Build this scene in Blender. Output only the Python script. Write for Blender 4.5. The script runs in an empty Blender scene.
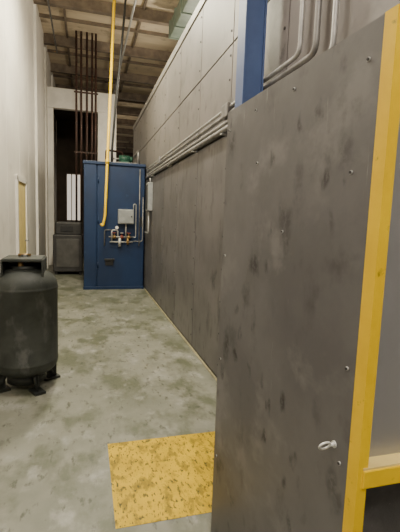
import bpy, bmesh, math, random
from mathutils import Vector, Matrix
random.seed(4)
S=bpy.context.scene

# ---------------------------------------------------------------- materials
def mat(name, c1, c2=None, scale=4.0, rough=0.6, metal=0.0, detail=6, lo=0.35, hi=0.65,
        bump=0.0, bscale=40, stretch=(1,1,1), spots=None, spot_scale=9, spot_lo=0.62, spot_hi=0.7, spot_stretch=(1,1,1), emit=None, es=1.0,
        spots2=None, s2_scale=40, s2_lo=.62, s2_hi=.7, s2_stretch=(1,1,1), spots3=None, s3_scale=3, s3_lo=.6, s3_hi=.7, spec=None,
        smudge=None, sm_scale=7, sm_stretch=(1,1,.6), sm_r=.16, sm_gate=.55, sm_amt=.8):
    m=bpy.data.materials.new(name); m.use_nodes=True
    nt=m.node_tree; N=nt.nodes; L=nt.links
    b=N['Principled BSDF']
    b.inputs['Roughness'].default_value=rough; b.inputs['Metallic'].default_value=metal
    if spec is not None: b.inputs['Specular IOR Level'].default_value=spec
    tc=N.new('ShaderNodeTexCoord')
    def noise(sc,st,det=detail,off=(0,0,0)):
        mp=N.new('ShaderNodeMapping'); mp.inputs['Scale'].default_value=st; mp.inputs['Location'].default_value=off
        L.new(tc.outputs['Object'],mp.inputs['Vector'])
        n=N.new('ShaderNodeTexNoise'); n.inputs['Scale'].default_value=sc; n.inputs['Detail'].default_value=det
        n.inputs['Roughness'].default_value=.6
        L.new(mp.outputs[0],n.inputs['Vector']); return n.outputs['Fac']
    def ramp(fac,a,bb,t0=0.,t1=1.):
        r=N.new('ShaderNodeMapRange'); r.inputs['From Min'].default_value=a; r.inputs['From Max'].default_value=bb
        r.inputs['To Min'].default_value=t0; r.inputs['To Max'].default_value=t1
        r.interpolation_type='SMOOTHSTEP'
        L.new(fac,r.inputs['Value']); return r.outputs['Result']
    def mix(fac,A,Bc):
        x=N.new('ShaderNodeMix'); x.data_type='RGBA'
        L.new(fac,x.inputs['Factor'])
        if isinstance(A,tuple): x.inputs['A'].default_value=(*A,1)
        else: L.new(A,x.inputs['A'])
        x.inputs['B'].default_value=(*Bc,1)
        return x.outputs['Result']
    def mult(a,c):
        x=N.new('ShaderNodeMath'); x.operation='MULTIPLY'; L.new(a,x.inputs[0])
        if isinstance(c,float): x.inputs[1].default_value=c
        else: L.new(c,x.inputs[1])
        return x.outputs[0]
    if c2 is None: c2=tuple(v*.82 for v in c1)
    col=mix(ramp(noise(scale,stretch),lo,hi),tuple(c1),tuple(c2))
    if spots3: col=mix(ramp(noise(s3_scale,(1.3,.8,1)),s3_lo,s3_hi),col,spots3)
    if spots: col=mix(ramp(noise(spot_scale,spot_stretch),spot_lo,spot_hi),col,spots)
    if spots2: col=mix(ramp(noise(s2_scale,s2_stretch),s2_lo,s2_hi),col,spots2)
    if smudge:
        cluster=ramp(noise(2.2,(1,1,1),3,(4.3,1.7,2.2)),.40,.58,.15,1.)
        for ks in (1.0,2.1):
            mp=N.new('ShaderNodeMapping'); mp.inputs['Scale'].default_value=sm_stretch
            mp.inputs['Rotation'].default_value=(.35*ks,.2,.5*ks); mp.inputs['Location'].default_value=(ks*3.1,ks*1.3,ks*.7)
            L.new(tc.outputs['Object'],mp.inputs['Vector'])
            nn=N.new('ShaderNodeTexNoise'); nn.inputs['Scale'].default_value=sm_scale*ks*1.3; nn.inputs['Detail'].default_value=4
            L.new(mp.outputs[0],nn.inputs['Vector'])
            vm=N.new('ShaderNodeVectorMath'); vm.operation='SCALE'; L.new(nn.outputs['Color'],vm.inputs[0]); vm.inputs['Scale'].default_value=1.1/(sm_scale*ks)
            va=N.new('ShaderNodeVectorMath'); va.operation='ADD'; L.new(mp.outputs[0],va.inputs[0]); L.new(vm.outputs[0],va.inputs[1])
            v=N.new('ShaderNodeTexVoronoi'); v.inputs['Scale'].default_value=sm_scale*ks; L.new(va.outputs[0],v.inputs['Vector'])
            sp=N.new('ShaderNodeSeparateColor'); L.new(v.outputs['Color'],sp.inputs[0])
            gate=ramp(sp.outputs[0],sm_gate,sm_gate+.4)
            d_=ramp(v.outputs['Distance'],sm_r*.4,sm_r*1.8,1.,0.)
            fine=ramp(noise(50,(1,1,1)),.36,.55,.35,1.)
            col=mix(mult(mult(mult(mult(d_,gate),fine),cluster),sm_amt),col,smudge)
    L.new(col,b.inputs['Base Color'])
    if bump:
        bp=N.new('ShaderNodeBump'); bp.inputs['Strength'].default_value=bump; bp.inputs['Distance'].default_value=.01
        L.new(noise(bscale,(1,1,1)),bp.inputs['Height']); L.new(bp.outputs[0],b.inputs['Normal'])
    if emit:
        b.inputs['Emission Color'].default_value=(*emit,1); b.inputs['Emission Strength'].default_value=es
    return m

M={}
M['wall']=mat('grey_panel',(.155,.146,.145),(.112,.105,.105),1.6,.45,.25,spots=(.075,.07,.069),spot_scale=3.5,spot_stretch=(1,2.0,.7),spot_lo=.53,spot_hi=.70,
      smudge=(.036,.033,.032),sm_scale=4,sm_r=.2,sm_gate=.3,sm_stretch=(1,1,.55),sm_amt=.9,bump=.05)
M['wallup']=mat('grey_panel_upper',(.185,.168,.158),(.145,.132,.124),1.4,.55,.2,spots=(.095,.087,.08),spot_scale=3,spot_lo=.53,spot_hi=.75,smudge=(.06,.053,.05),sm_scale=3,sm_gate=.4)
M['seam']=mat('seam_dark',(.04,.037,.035),(.03,.028,.028))
M['strip']=mat('batten',(.24,.22,.205),(.18,.165,.155),3,.5,.3)
M['base']=mat('base_sealant',(.38,.34,.20),(.26,.23,.14),8,.6)
M['plate']=mat('plate_grey',(.152,.149,.149),(.112,.109,.109),2.4,.5,.12,spots=(.078,.075,.074),spot_scale=5,spot_stretch=(1,1,.8),spot_lo=.54,spot_hi=.70,
      spots3=(.185,.181,.177),s3_scale=5,s3_lo=.52,s3_hi=.68,smudge=(.022,.02,.02),sm_scale=7,sm_r=.2,sm_gate=.40,sm_amt=.95,bump=.04,
      spots2=(.215,.21,.205),s2_scale=16,s2_stretch=(1,3,.25),s2_lo=.66,s2_hi=.74)
M['sheet']=mat('sheet_light',(.34,.335,.33),(.25,.25,.25),2,.4,.35)
M['white']=mat('white_wall',(.85,.80,.73),(.74,.69,.63),1.2,.55,spots=(.64,.59,.53),spot_scale=2,spot_lo=.57,spot_hi=.8)
M['white2']=mat('white_trim',(.86,.82,.75),(.76,.72,.66),3,.5)
M['cream']=mat('cream_yellow',(.86,.68,.26),(.75,.58,.22),5,.5)
M['yellow']=mat('yellow_paint',(.92,.60,.0),(.84,.53,.0),7,.42,spots=(.40,.25,.02),spot_scale=26,spot_lo=.64,spot_hi=.74)
M['yfloor']=mat('yellow_floor_paint',(.66,.43,.0),(.54,.35,.0),5,.5,detail=9,spots=(.30,.20,.005),spot_scale=11,spot_stretch=(1.6,.8,1),spot_lo=.49,spot_hi=.61,
      spots2=(.09,.07,.015),s2_scale=36,s2_stretch=(1.7,.7,1),s2_lo=.545,s2_hi=.63,bump=.25,spec=.3)
M['floor']=mat('concrete_floor',(.245,.243,.195),(.155,.16,.118),.9,.45,spots=(.31,.305,.265),spot_scale=5,spot_stretch=(1,.7,1),spot_lo=.53,spot_hi=.72,
      spots2=(.075,.078,.05),s2_scale=11,s2_stretch=(1.6,.7,1),s2_lo=.56,s2_hi=.70,spots3=(.105,.113,.07),s3_scale=2.0,s3_lo=.46,s3_hi=.62,
      smudge=(.05,.05,.036),sm_scale=3.2,sm_stretch=(1.4,.5,1),sm_r=.16,sm_gate=.4,sm_amt=.6,bump=.2,bscale=25)
M['blue']=mat('blue_paint',(.005,.024,.080),(.004,.018,.060),2,.5,spots=(.012,.032,.085),spot_scale=6)
M['bluecol']=mat('blue_column_paint',(.065,.11,.26),(.05,.085,.21),3,.5)
M['ceil']=mat('ceiling_boards',(.74,.62,.45),(.55,.45,.32),1.1,.8,stretch=(.4,2,1),spots=(.32,.25,.17),spot_scale=2.5,spot_lo=.54,spot_hi=.74)
M['beam']=mat('beam_brown',(.22,.17,.125),(.13,.10,.075),4,.7)
M['rust']=mat('rusty_pipe',(.065,.027,.018),(.035,.018,.013),12,.6,.2)
M['black']=mat('black_rubber',(.015,.015,.015),(.025,.025,.025),12,.5)
M['galv']=mat('galvanised',(.48,.47,.455),(.36,.355,.34),14,.4,.4)
M['pipe']=mat('conduit_dull',(.26,.25,.24),(.15,.145,.14),8,.45,.4)
M['tank']=mat('tank_green_grey',(.052,.057,.049),(.033,.037,.031),5,.58,.1,spots=(.095,.098,.09),spot_scale=7,spot_stretch=(1,1,.6),spot_lo=.54,spot_hi=.72,smudge=(.02,.022,.018),sm_scale=6,sm_gate=.45,spec=.35)
M['tankdk']=mat('tank_dark',(.022,.025,.02),(.014,.016,.014),8,.5)
M['greybox']=mat('grey_enclosure_paint',(.30,.31,.31),(.24,.25,.25),9,.5)
M['green']=mat('green_motor',(.012,.075,.045),(.008,.05,.03),9,.5)
M['duct']=mat('duct_grey_green',(.20,.25,.20),(.15,.19,.15),5,.5,.2)
M['brass']=mat('brass',(.38,.24,.09),(.25,.16,.06),15,.4,.7)
M['copper']=mat('red_valve',(.28,.06,.03),(.2,.045,.03),15,.5)
M['steel']=mat('bright_steel',(.80,.79,.76),(.68,.68,.65),20,.3,.3)
M['dkwall']=mat('brown_back_wall',(.10,.07,.048),(.065,.046,.032),1.5,.8)
M['mach']=mat('machine_grey',(.055,.052,.05),(.035,.033,.032),5,.5)
M['machf']=mat('machine_front',(.10,.095,.088),(.07,.066,.062),5,.5)
M['conc']=mat('dark_concrete',(.09,.085,.08),(.055,.052,.05),9,.7,spots=(.15,.14,.13),spot_scale=22,bump=.3)
M['glow']=mat('window_glass',(.8,.78,.7),(.75,.72,.66),2,.3,emit=(1,.90,.76),es=.7)
M['tube']=mat('lamp_tube',(.9,.9,.85),(.9,.9,.85),2,.3,emit=(1,.93,.78),es=6)

# ---------------------------------------------------------------- builder
class B:
    def __init__(s,name): s.name=name; s.bm=bmesh.new(); s.mats=[]
    def mi(s,m):
        m=M[m]
        if m not in s.mats: s.mats.append(m)
        return s.mats.index(m)
    def box(s,lo,hi,m,bev=0.0):
        t=bmesh.new()
        c=[(a+b)/2 for a,b in zip(lo,hi)]; d=[abs(b-a) for a,b in zip(lo,hi)]
        bmesh.ops.create_cube(t,size=1,matrix=Matrix.Translation(c)@Matrix.Diagonal((*d,1)))
        if bev: bmesh.ops.bevel(t,geom=list(t.edges),offset=min(bev,min(d)*.45),segments=2,affect='EDGES',profile=.5)
        s.merge(t,m,False)
    def merge(s,t,m,smooth):
        i=s.mi(m); vm={}
        for v in t.verts: vm[v]=s.bm.verts.new(v.co)
        for f in t.faces:
            try:
                g=s.bm.faces.new([vm[v] for v in f.verts]); g.material_index=i; g.smooth=smooth
            except ValueError: pass
        t.free()
    def prism(s,pts,z0,z1,m):
        t=bmesh.new()
        a=[t.verts.new((x,y,z0)) for x,y in pts]; b=[t.verts.new((x,y,z1)) for x,y in pts]
        n=len(pts)
        t.faces.new(a[::-1]); t.faces.new(b)
        for i in range(n): t.faces.new((a[i],a[(i+1)%n],b[(i+1)%n],b[i]))
        bmesh.ops.recalc_face_normals(t,faces=t.faces)
        s.merge(t,m,False)
    def tube(s,pts,r,m,seg=12,fillet=0.0,closed=False):
        P=[Vector(p) for p in pts]
        if fillet and len(P)>2:
            Q=[P[0]]
            for i in range(1,len(P)-1):
                a=(P[i-1]-P[i]); b=(P[i+1]-P[i]); f=min(fillet,a.length*.45,b.length*.45)
                p0=P[i]+a.normalized()*f; p1=P[i]+b.normalized()*f
                for k in range(7):
                    t=k/6; Q.append(p0*(1-t)**2+P[i]*2*t*(1-t)+p1*t*t)
            Q.append(P[-1]); P=Q
        t=bmesh.new(); rings=[]; n=len(P); up=None
        for i,p in enumerate(P):
            if closed: d=(P[(i+1)%n]-P[i-1]).normalized()
            else: d=(P[min(i+1,n-1)]-P[max(i-1,0)]).normalized()
            if up is None:
                up=Vector((0,0,1)) if abs(d.z)<.9 else Vector((1,0,0))
            x=up-d*up.dot(d)
            if x.length<1e-4: x=d.orthogonal()
            x.normalize(); up=x; y=d.cross(x)
            rings.append([t.verts.new(p+(x*math.cos(a)+y*math.sin(a))*r) for a in [2*math.pi*k/seg for k in range(seg)]])
        R=n if closed else n-1
        for i in range(R):
            A=rings[i];C=rings[(i+1)%n]
            for k in range(seg): t.faces.new((A[k],A[(k+1)%seg],C[(k+1)%seg],C[k]))
        if not closed:
            t.faces.new(rings[0][::-1]); t.faces.new(rings[-1])
        bmesh.ops.recalc_face_normals(t,faces=t.faces)
        s.merge(t,m,True)
    def cyl(s,p0,p1,r,m,seg=20):
        t=bmesh.new(); p0=Vector(p0);p1=Vector(p1);d=p1-p0
        q=Vector((0,0,1)).rotation_difference(d.normalized()).to_matrix().to_4x4()
        bmesh.ops.create_cone(t,cap_ends=True,segments=seg,radius1=r,radius2=r,depth=d.length,matrix=Matrix.Translation((p0+p1)/2)@q)
        i=s.mi(m); vm={v:s.bm.verts.new(v.co) for v in t.verts}
        for f in t.faces:
            g=s.bm.faces.new([vm[v] for v in f.verts]); g.material_index=i; g.smooth=len(f.verts)==4
        t.free()
    def lathe(s,prof,c,m,seg=48):
        t=bmesh.new(); rings=[]
        for r,z in prof:
            rings.append([t.verts.new((c[0]+r*math.cos(2*math.pi*k/seg),c[1]+r*math.sin(2*math.pi*k/seg),c[2]+z)) for k in range(seg)])
        for A,C in zip(rings,rings[1:]):
            for k in range(seg): t.faces.new((A[k],A[(k+1)%seg],C[(k+1)%seg],C[k]))
        t.faces.new(rings[0][::-1]); t.faces.new(rings[-1])
        s.merge(t,m,True)
    def done(s,parent=None):
        me=bpy.data.meshes.new(s.name); s.bm.normal_update(); s.bm.to_mesh(me); s.bm.free()
        for m in s.mats: me.materials.append(m)
        o=bpy.data.objects.new(s.name,me); S.collection.objects.link(o)
        if parent: o.parent=parent
        return o
def empty(name):
    e=bpy.data.objects.new(name,None); e.empty_display_size=.2; S.collection.objects.link(e); return e

WX=1.19    # corridor face of the right wall
LX=-1.05   # corridor face of the left wall
CZ=6.1

# ---------------------------------------------------------------- shell
b=B('floor'); b.box((-4,-4,-.12),(9,30,0),'floor'); b.done()

b=B('ceiling'); b.box((-4,-4,CZ),(9,30,CZ+.12),'ceil'); b.done()
b=B('ceiling_beams')
y=1.1; k=0
while y<29:
    if k%2==0:
        b.box((LX,y,CZ-.24),(8.9,y+.03,CZ),'beam'); b.box((LX,y-.05,CZ-.26),(8.9,y+.08,CZ-.24),'beam')
    else:
        b.box((LX,y,CZ-.07),(8.9,y+.05,CZ),'beam')
    y+=1.05; k+=1
for x in (-.5,1.2,2.6):
    b.box((x,1.0,CZ-.05),(x+.05,29.5,CZ-.002),'beam')
b.done()
b=B('ceiling_conduit_pipes')
b.tube([(.95,1,CZ-.29),(.95,29.4,CZ-.29)],.025,'galv'); b.tube([(-.75,1,CZ-.29),(-.75,12,CZ-.29)],.02,'pipe')
b.done()
b=B('hanging_air_duct')
b.box((1.80,7.6,5.52),(2.30,9.4,5.86),'duct',.02)
for yy in (7.6,8.2,8.8,9.36): b.box((1.78,yy,5.50),(2.32,yy+.04,5.88),'duct',.005)
for yy in (7.9,9.1): b.cyl((2.05,yy,5.86),(2.05,yy,CZ),.01,'galv',8)
b.done()

# right wall : panels with seams, battens, rivets
b=B('wall_right')
b.box((WX+.02,-3,0),(WX+.14,10.9,3.82),'seam')
ys=[-2.63+i for i in range(14)]
for i,y in enumerate(ys):
    y1=min(y+1,10.9)
    b.box((WX,y+.007,.03),(WX+.02,y1-.007,2.24),'wall',.002)
    b.box((WX+.003,y+.007,2.27),(WX+.02,y1-.007,2.98),'wallup',.002)
    b.box((WX+.003,y+.007,2.995),(WX+.02,y1-.007,3.74),'wallup',.002)
    for z in [k*.3+.15 for k in range(7)]:
        b.cyl((WX+.001,y+.05,z),(WX-.004,y+.05,z),.009,'seam',8)
    for z in (2.4,2.7,2.9,3.1,3.4,3.65):
        b.cyl((WX+.004,y+.05,z),(WX-.003,y+.05,z),.010,'seam',8)
b.box((WX-.012,-3,3.74),(WX+.15,10.9,3.84),'strip',.004)
b.done()
b=B('baseboard_right'); b.box((WX-.018,-2.9,0),(WX-.001,8.15,.018),'base',.004); b.done()

# left wall : white insulated panels
b=B('wall_left')
b.box((LX-.14,-3,0),(LX-.02,16.4,CZ),'strip')
y=-2.6
while y<16:
    y1=min(y+1.1,16.4)
    b.box((LX-.03,y+.006,0.0),(LX,y1-.006,CZ-.01),'white',.004)
    y+=1.1
b.done()
b=B('trim_1')
for y in (2.9,5.1,9.5,11.7,13.9):
    b.box((LX,y-.05,0),(LX+.05,y+.05,CZ-.32),'white2',.005)
b.done()
b=B('door_1')
b.box((LX+.001,6.78,0),(LX+.04,6.86,2.06),'white2',.004)
b.box((LX+.001,7.76,0),(LX+.04,7.84,2.06),'white2',.004)
b.box((LX+.001,6.78,2.0),(LX+.04,7.84,2.08),'white2',.004)
b.box((LX+.001,6.86,0.01),(LX+.02,7.76,2.0),'cream',.003)
b.cyl((LX+.02,7.62,1.02),(LX+.07,7.62,1.02),.015,'galv'); b.cyl((LX+.07,7.64,1.02),(LX+.07,7.5,1.02),.012,'galv')
b.done()

# far end: white bulkhead room with opening, brown back wall, window
b=B('wall_partition')
b.box((LX,12.4,4.47),(.86,12.6,5.02),'white2',.01)
b.box((.33,12.4,0),(.86,12.6,4.47),'white2',.01)
b.box((.76,12.6,0),(.86,16.2,5.02),'dkwall')
b.box((LX,12.6,4.92),(.76,16.2,5.02),'dkwall')
b.box((LX,12.42,0),(LX+.16,12.58,4.47),'white2',.01)
b.done()
b=B('wall_back')
b.box((LX,16.2,0),(-.72,16.3,5.02),'dkwall'); b.box((-.18,16.2,0),(.86,16.3,5.02),'dkwall')
b.box((-.72,16.2,0),(-.18,16.3,1.25),'dkwall'); b.box((-.72,16.2,3.05),(-.18,16.3,5.02),'dkwall')
b.done()
b=B('window_1')
b.box((-.72,16.25,1.25),(-.18,16.27,3.05),'glow')
for x in (-.72,-.54,-.38,-.21): b.box((x,16.19,1.25),(x+.03,16.24,3.05),'beam')
for z in (1.25,3.01): b.box((-.72,16.19,z),(-.18,16.24,z+.04),'beam')
b.done()
b=B('wall_far'); b.box((-4,29.5,0),(9,29.7,CZ),'dkwall'); b.done()
b=B('wall_side'); b.box((8.9,-4,0),(9.1,29.5,CZ),'dkwall'); b.done()

# ---------------------------------------------------------------- blue cabinet
e=empty('blue_control_cabinet')
b=B('cabinet_body')
b.box((-.04,8.36,.0),(1.17,9.5,2.54),'blue',.012)
b.box((-.04,8.30,.06),(.20,8.36,2.54),'blue',.008)
b.box((.22,8.31,.06),(1.15,8.36,2.50),'blue',.008)
b.box((-.06,8.28,2.50),(1.17,9.5,2.56),'blue',.01)
b.box((-.05,8.29,0),(1.17,8.34,.06),'blue',.005)
for z in (.5,1.4,2.2): b.cyl((.235,8.30,z-.06),(.235,8.30,z+.06),.012,'blue',10)
b.box((1.08,8.29,1.3),(1.11,8.32,1.5),'black',.004)
b.done(e)
b=B('fittings')
b.box((.62,8.16,1.35),(.93,8.31,1.64),'greybox',.01)
b.box((.64,8.15,1.37),(.91,8.165,1.62),'greybox',.004)
b.cyl((.88,8.15,1.5),(.88,8.13,1.5),.014,'black',12)
b.tube([(.44,8.25,1.08),(.92,8.25,1.08)],.018,'pipe')
b.tube([(.5,8.25,1.0),(.5,8.25,1.22),(.62,8.25,1.22),(.62,8.25,1.08)],.015,'galv',fillet=.04)
b.tube([(.78,8.25,1.35),(.78,8.25,1.08)],.016,'galv')
b.tube([(.92,8.25,1.08),(.98,8.25,1.08),(.98,8.25,1.75),(.93,8.25,1.75),(.93,8.25,1.64)],.010,'galv',fillet=.05)
b.tube([(1.05,8.27,.9),(1.05,8.27,2.45)],.011,'pipe')
b.tube([(.92,8.25,1.0),(1.12,8.25,1.0),(1.12,8.25,1.9)],.010,'pipe',fillet=.05)
b.tube([(.5,8.25,1.22),(.36,8.25,1.22),(.36,8.26,.9)],.012,'pipe',fillet=.04)
b.tube([(.46,8.25,.98),(.92,8.25,.98)],.014,'galv')
for x,m_ in ((.55,'brass'),(.70,'copper'),(.84,'brass')):
    b.cyl((x-.03,8.25,1.08),(x+.03,8.25,1.08),.034,m_,16)
    b.cyl((x,8.25,1.08),(x,8.25,1.16),.012,m_,10)
    b.cyl((x,8.25,1.155),(x,8.25,1.17),.038,'copper' if m_=='brass' else 'galv',16)
b.cyl((.66,8.25,.88),(.66,8.25,1.06),.03,'galv',16); b.cyl((.82,8.25,.93),(.82,8.25,1.06),.026,'brass',16)
b.cyl((.60,8.22,1.27),(.60,8.25,1.27),.035,'galv',20); b.cyl((.60,8.215,1.27),(.60,8.222,1.27),.029,'white2',20)
b.box((.36,8.24,.60),(.56,8.31,.635),'black',.004); b.box((.38,8.28,.50),(.54,8.31,.60),'black',.004)
b.done(e)
b=B('top_motor')
b.box((.58,8.5,2.56),(1.02,8.85,2.60),'pipe',.005)
b.cyl((.66,8.65,2.68),(.88,8.65,2.68),.075,'green',24); b.cyl((.88,8.65,2.68),(.93,8.65,2.68),.06,'green',24)
for k in range(5): b.cyl((.69+k*.04,8.65,2.68),(.695+k*.04,8.65,2.68),.085,'green',24)
b.box((.70,8.58,2.58),(.86,8.72,2.64),'green'); b.cyl((.54,8.65,2.68),(.66,8.65,2.68),.015,'galv',12)
b.cyl((.5,8.65,2.68),(.54,8.65,2.68),.05,'black',20)
b.tube([(1.05,8.6,2.54),(1.05,8.6,2.85),(1.05,9.3,2.85)],.03,'pipe',fillet=.08)
b.tube([(.40,8.7,2.54),(.40,8.7,2.85),(.75,8.9,2.85),(.75,8.9,2.54)],.02,'rust',fillet=.05)
b.done(e)
b=B('supply_hose')
b.tube([(.50,8.42,2.56),(.50,8.40,2.8),(.56,8.34,3.7),(.66,8.28,4.8),(.76,8.25,6.1)],.022,'black')
b.done(e)

# hanging pipes
b=B('yellow_gas_pipe')
b.tube([(.28,8.09,1.34),(.32,8.08,1.30),(.36,8.08,1.5),(.52,8.08,6.1)],.026,'yellow',fillet=.03)
b.cyl((.512,8.08,5.85),(.52,8.08,6.1),.04,'yellow'); b.cyl((.394,8.08,2.5),(.397,8.08,2.58),.036,'yellow')
b.done()
b=B('rusty_riser_pipes')
for x,z0 in ((-.24,1.31),(-.12,1.31),(.02,0),(.15,0),(.24,0)):
    b.tube([(x,11.2,z0),(x,11.2,CZ)],.027,'rust')
for z in (3.1,4.6): b.box((-.3,11.16,z),(.3,11.175,z+.04),'rust')
b.done()

# far machine
b=B('grey_floor_machine')
b.box((-.78,10.4,.08),(-.08,11.3,1.0),'mach',.02)
b.box((-.72,10.45,1.0),(-.10,11.3,1.31),'mach',.03)
b.box((-.70,10.38,.2),(-.16,10.41,.9),'machf',.006)
b.box((-.6,10.42,1.08),(-.3,10.455,1.22),'black',.004)
for x in (-.74,-.16):
    for yy in (10.45,11.2): b.box((x,yy,0),(x+.06,yy+.06,.08),'black')
b.done()

# box + conduit on the wall next to cabinet
b=B('wall_switch_box')
b.box((WX-.09,7.45,1.62),(WX-.001,7.75,2.14),'greybox',.01)
b.box((WX-.10,7.49,1.66),(WX-.09,7.71,2.10),'mach',.004)
b.tube([(WX-.03,7.6,2.14),(WX-.03,7.6,2.24)],.014,'galv'); b.tube([(WX-.05,7.6,1.62),(WX-.05,7.6,1.2),(WX-.05,8.1,1.2)],.014,'galv',fillet=.05)
b.done()

# conduits along right wall
b=B('wall_conduit_pipes')
rz=[2.44,2.385,2.33,2.275]; ry=[2.14,1.97,1.81,None]; rr=[.016,.019,.016,.022]
for k in range(4):
    X=WX-.035
    if ry[k]: b.tube([(WX-.002,8.12,rz[k]),(X,8.05,rz[k]),(X,ry[k],rz[k]),(X,ry[k],5.9)],rr[k]*.85,'galv' if k!=1 else 'pipe',fillet=.06)
    else: b.tube([(WX-.002,8.12,rz[k]),(X,8.05,rz[k]),(X,-2.0,rz[k])],rr[k],'pipe')
for y in (7.3,5.8,4.4,3.4):
    b.box((WX-.012,y,2.23),(WX-.001,y+.04,2.48),'galv'); b.box((WX-.062,y,2.235),(WX-.01,y+.04,2.247),'galv')
for z in (3.0,3.9):
    b.box((WX-.012,1.75,z),(WX-.001,2.2,z+.04),'galv')
for y in (3.25,6.5): b.box((WX-.07,y,2.36),(WX-.005,y+.16,2.47),'pipe',.008)
b.done()

# ---------------------------------------------------------------- blue I column
b=B('blue_steel_column')
x0,x1,yc,dp=.985,1.13,2.56,.14
b.box((x0,yc,0.0),(x0+.012,yc+dp,5.9),'bluecol',.002)
b.box((x1-.012,yc,0.0),(x1,yc+dp,5.9),'bluecol',.002)
b.box((x0+.01,yc+.02,0.0),(x1-.01,yc+.03,5.9),'bluecol')
b.box((x0-.005,yc-.005,0),(x1+.005,yc+dp+.005,.012),'bluecol',.003)
b.done()

# ---------------------------------------------------------------- near enclosure
e=empty('machine_guard_enclosure')
F=Vector((.563,1.62)); Nn=Vector((.598,.753)); d=(Nn-F).normalized(); n=Vector((d.y,-d.x))
if n.x>0: n=-n
def seg(p,q,t0,t1):
    a=p-n*t0; c=q-n*t0; dd=q-n*t1; bb=p-n*t1
    return [(a.x,a.y),(c.x,c.y),(dd.x,dd.y),(bb.x,bb.y)]
H=1.938
b=B('side_plate'); b.prism(seg(F,Nn,0,.006),.0,H,'plate')
b.prism(seg(F,F+d*.04,.006,.045),.0,H-.01,'plate')
def onp(s_,z,off=0): p=F+d*s_+n*off; return (p.x,p.y,z)
for s_,z in [(.03,1.86),(.30,1.70),(.83,1.86),(.80,1.62),(.84,1.16),(.84,.92),(.035,1.35),(.035,.9),(.52,1.885),(.27,1.885),(.83,.45),(.035,.45),(.5,1.47)]:
    b.cyl(onp(s_,z,-.001),onp(s_,z,.003),.005,'galv',12); b.cyl(onp(s_,z,.003),onp(s_,z,.005),.0035,'seam',8)
b.done(e)
b=B('yellow_angle_post')
P1=Nn+d*.036
b.prism(seg(Nn,P1,0,.006),0,H+.002,'yellow')
b.prism([(P1.x,P1.y),(P1.x+.026,P1.y),(P1.x+.026,P1.y+.006),(P1.x,P1.y+.006)],0,H+.002,'yellow')
b.box((1.12,.725,0),(1.16,.765,H),'yellow',.002)
b.box((1.12,1.58,0),(1.16,1.62,H),'yellow',.002)
b.done(e)
b=B('end_sheet'); b.box((.605,.752,.94),(1.13,.757,H-.004),'sheet')
b.box((.606,.757,.0),(1.13,.765,.88),'conc'); b.done(e)
b=B('yellow_rail'); b.box((.612,.712,.895),(1.14,.758,.940),'yellow',.003); b.box((.612,.715,.940),(1.14,.758,.945),'cream'); b.done(e)
b=B('eye_bolt')
c=Vector(onp(.815,.955,.0)); nv=Vector((n.x,n.y,0)); dv=Vector((d.x,d.y,0))
b.cyl(c,c+nv*.014,.0045,'steel',14); b.cyl(c+nv*.0,c+nv*.003,.009,'steel',16)
cc=c+nv*.028
pts=[cc+nv*math.cos(a)*.0155+(dv*.40+Vector((0,0,.9)))*math.sin(a)*.012 for a in [2*math.pi*k/28 for k in range(28)]]
b.tube(pts,.0028,'steel',10,closed=True)
b.done(e)

# ---------------------------------------------------------------- floor marking
b=B('yellow_floor_marking'); b.box((.14,1.80,0.0),(.90,2.55,.0015),'yfloor'); b.done()

# ---------------------------------------------------------------- tank
e=empty('steel_pressure_tank'); cx,cy=-.50,3.66; R=.262
b=B('vessel')
prof=[(.02,.09)]
for k in range(1,9):
    a=k/8*math.pi/2; prof.append((R*math.sin(a),.22-.13*math.cos(a)))
prof+= [(R,.23),(R+.003,.235),(R+.003,.25),(R,.255),(R,.86),(R+.003,.865),(R+.003,.88),(R,.885)]
for k in range(9):
    a=k/8*math.pi/2; prof.append((max(R*math.cos(a),.02),.89+.16*math.sin(a)))
b.lathe(prof,(cx,cy,0),'tank',64)
b.done(e)
b=B('base_legs')
for k in range(4):
    a=math.radians(45+90*k-16); c_,s_=math.cos(a),math.sin(a)
    p=lambda r,z,o=0:(cx+c_*r-s_*o, cy+s_*r+c_*o, z)
    b.tube([p(.16,.17),p(.225,.05)],.022,'tankdk',8)
    b.prism([p(.15,0,-.045)[:2],p(.29,0,-.045)[:2],p(.29,0,.045)[:2],p(.15,0,.045)[:2]],0,.02,'tankdk')
    b.prism([p(.18,0,-.008)[:2],p(.27,0,-.008)[:2],p(.24,0,.008)[:2],p(.18,0,.008)[:2]],.02,.15,'tankdk')
b.lathe([(.12,.05),(.16,.05),(.16,.13),(.12,.13)],(cx,cy,0),'tankdk',32)
b.done(e)
b=B('valve_guard')
b.lathe([(.10,1.02),(.12,1.02),(.12,1.06),(.10,1.06)],(cx,cy,0),'tankdk',32)
w=.155
b.box((cx-w,cy-w,1.10),(cx+w,cy+w,1.13),'tank',.01)
for sx in (-1,1):
    b.box((cx+sx*w-.008,cy-w,.97),(cx+sx*w+.008,cy+w,1.12),'tank',.004)
b.box((cx-w,cy+w-.012,1.0),(cx+w,cy+w,1.12),'tank',.004)
b.cyl((cx,cy,1.04),(cx,cy,1.15),.03,'tankdk'); b.cyl((cx-.05,cy,1.145),(cx+.05,cy,1.145),.012,'brass')
b.cyl((cx-.02,cy-.09,1.04),(cx-.02,cy-.09,1.10),.022,'brass')
b.done(e)
b=B('white_hose_loop')
hp=[Vector((cx-.262+.03*math.cos(a),cy-.14-.04*math.cos(a),.72+.12*math.sin(a))) for a in [2*math.pi*k/28 for k in range(28)]]
b.tube(hp,.011,'white2',10,closed=True)
b.done(e)

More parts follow.
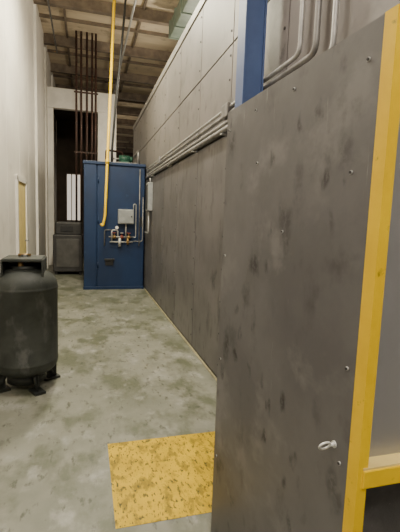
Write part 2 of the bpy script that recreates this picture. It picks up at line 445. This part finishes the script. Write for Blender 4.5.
# ---------------------------------------------------------------- lamps
def fixture(x,y,z,power,col=(1,.92,.80),up=.35):
    b=B('ceiling_light_fixture')
    b.box((x-.14,y-.62,z+.05),(x+.14,y+.62,z+.10),'white2',.01)
    for dx in (-.07,.07): b.cyl((x+dx,y-.58,z+.02),(x+dx,y+.58,z+.02),.016,'tube',12)
    for dy in (-.5,.5): b.cyl((x,y+dy,z+.1),(x,y+dy,CZ),.006,'galv',8)
    b.done()
    l=bpy.data.lights.new('tube_light','AREA'); l.shape='RECTANGLE'; l.size=.25; l.size_y=1.2; l.energy=power; l.color=col
    o=bpy.data.objects.new('tube_light',l); o.location=(x,y,z-.02); S.collection.objects.link(o)
    if up:
        l=bpy.data.lights.new('tube_glow','POINT'); l.shadow_soft_size=.15; l.energy=power*up; l.color=col
        o=bpy.data.objects.new('tube_glow',l); o.location=(x,y,z-.25); S.collection.objects.link(o)
fixture(.1,-1.2,5.2,160)
fixture(.1,3.2,5.3,155)
fixture(.1,6.3,5.0,140,(1,.94,.70),1.0)
fixture(2.6,9.6,4.7,85,(1,.90,.72),1.9)  # added lamp, hidden behind the right wall, brightens white bulkhead and ceiling
fixture(3.0,19,4.4,80,(1,.85,.62),.9)  # added lamp out of view past the right wall, lifts the far ceiling

w=bpy.data.worlds.new('world'); S.world=w; w.use_nodes=True
bg=w.node_tree.nodes['Background']; bg.inputs[0].default_value=(1,.965,.935,1); bg.inputs[1].default_value=.45

# ---------------------------------------------------------------- camera
cd=bpy.data.cameras.new('camera'); cd.sensor_fit='HORIZONTAL'; cd.sensor_width=36; cd.lens=36; cd.clip_start=.05
co=bpy.data.objects.new('camera',cd); S.collection.objects.link(co)
p=math.radians(6.7); yw=math.radians(16.04); r=math.radians(2.0)
fw=Vector((math.sin(yw)*math.cos(p),math.cos(yw)*math.cos(p),-math.sin(p)))
r0=Vector((math.cos(yw),-math.sin(yw),0)); u0=r0.cross(fw)
cr=r0*math.cos(r)+u0*math.sin(r); cu=u0*math.cos(r)-r0*math.sin(r)
m=Matrix((cr,cu,-fw)).transposed().to_4x4(); m.translation=(0,0,1.5)
co.matrix_world=m
S.camera=co
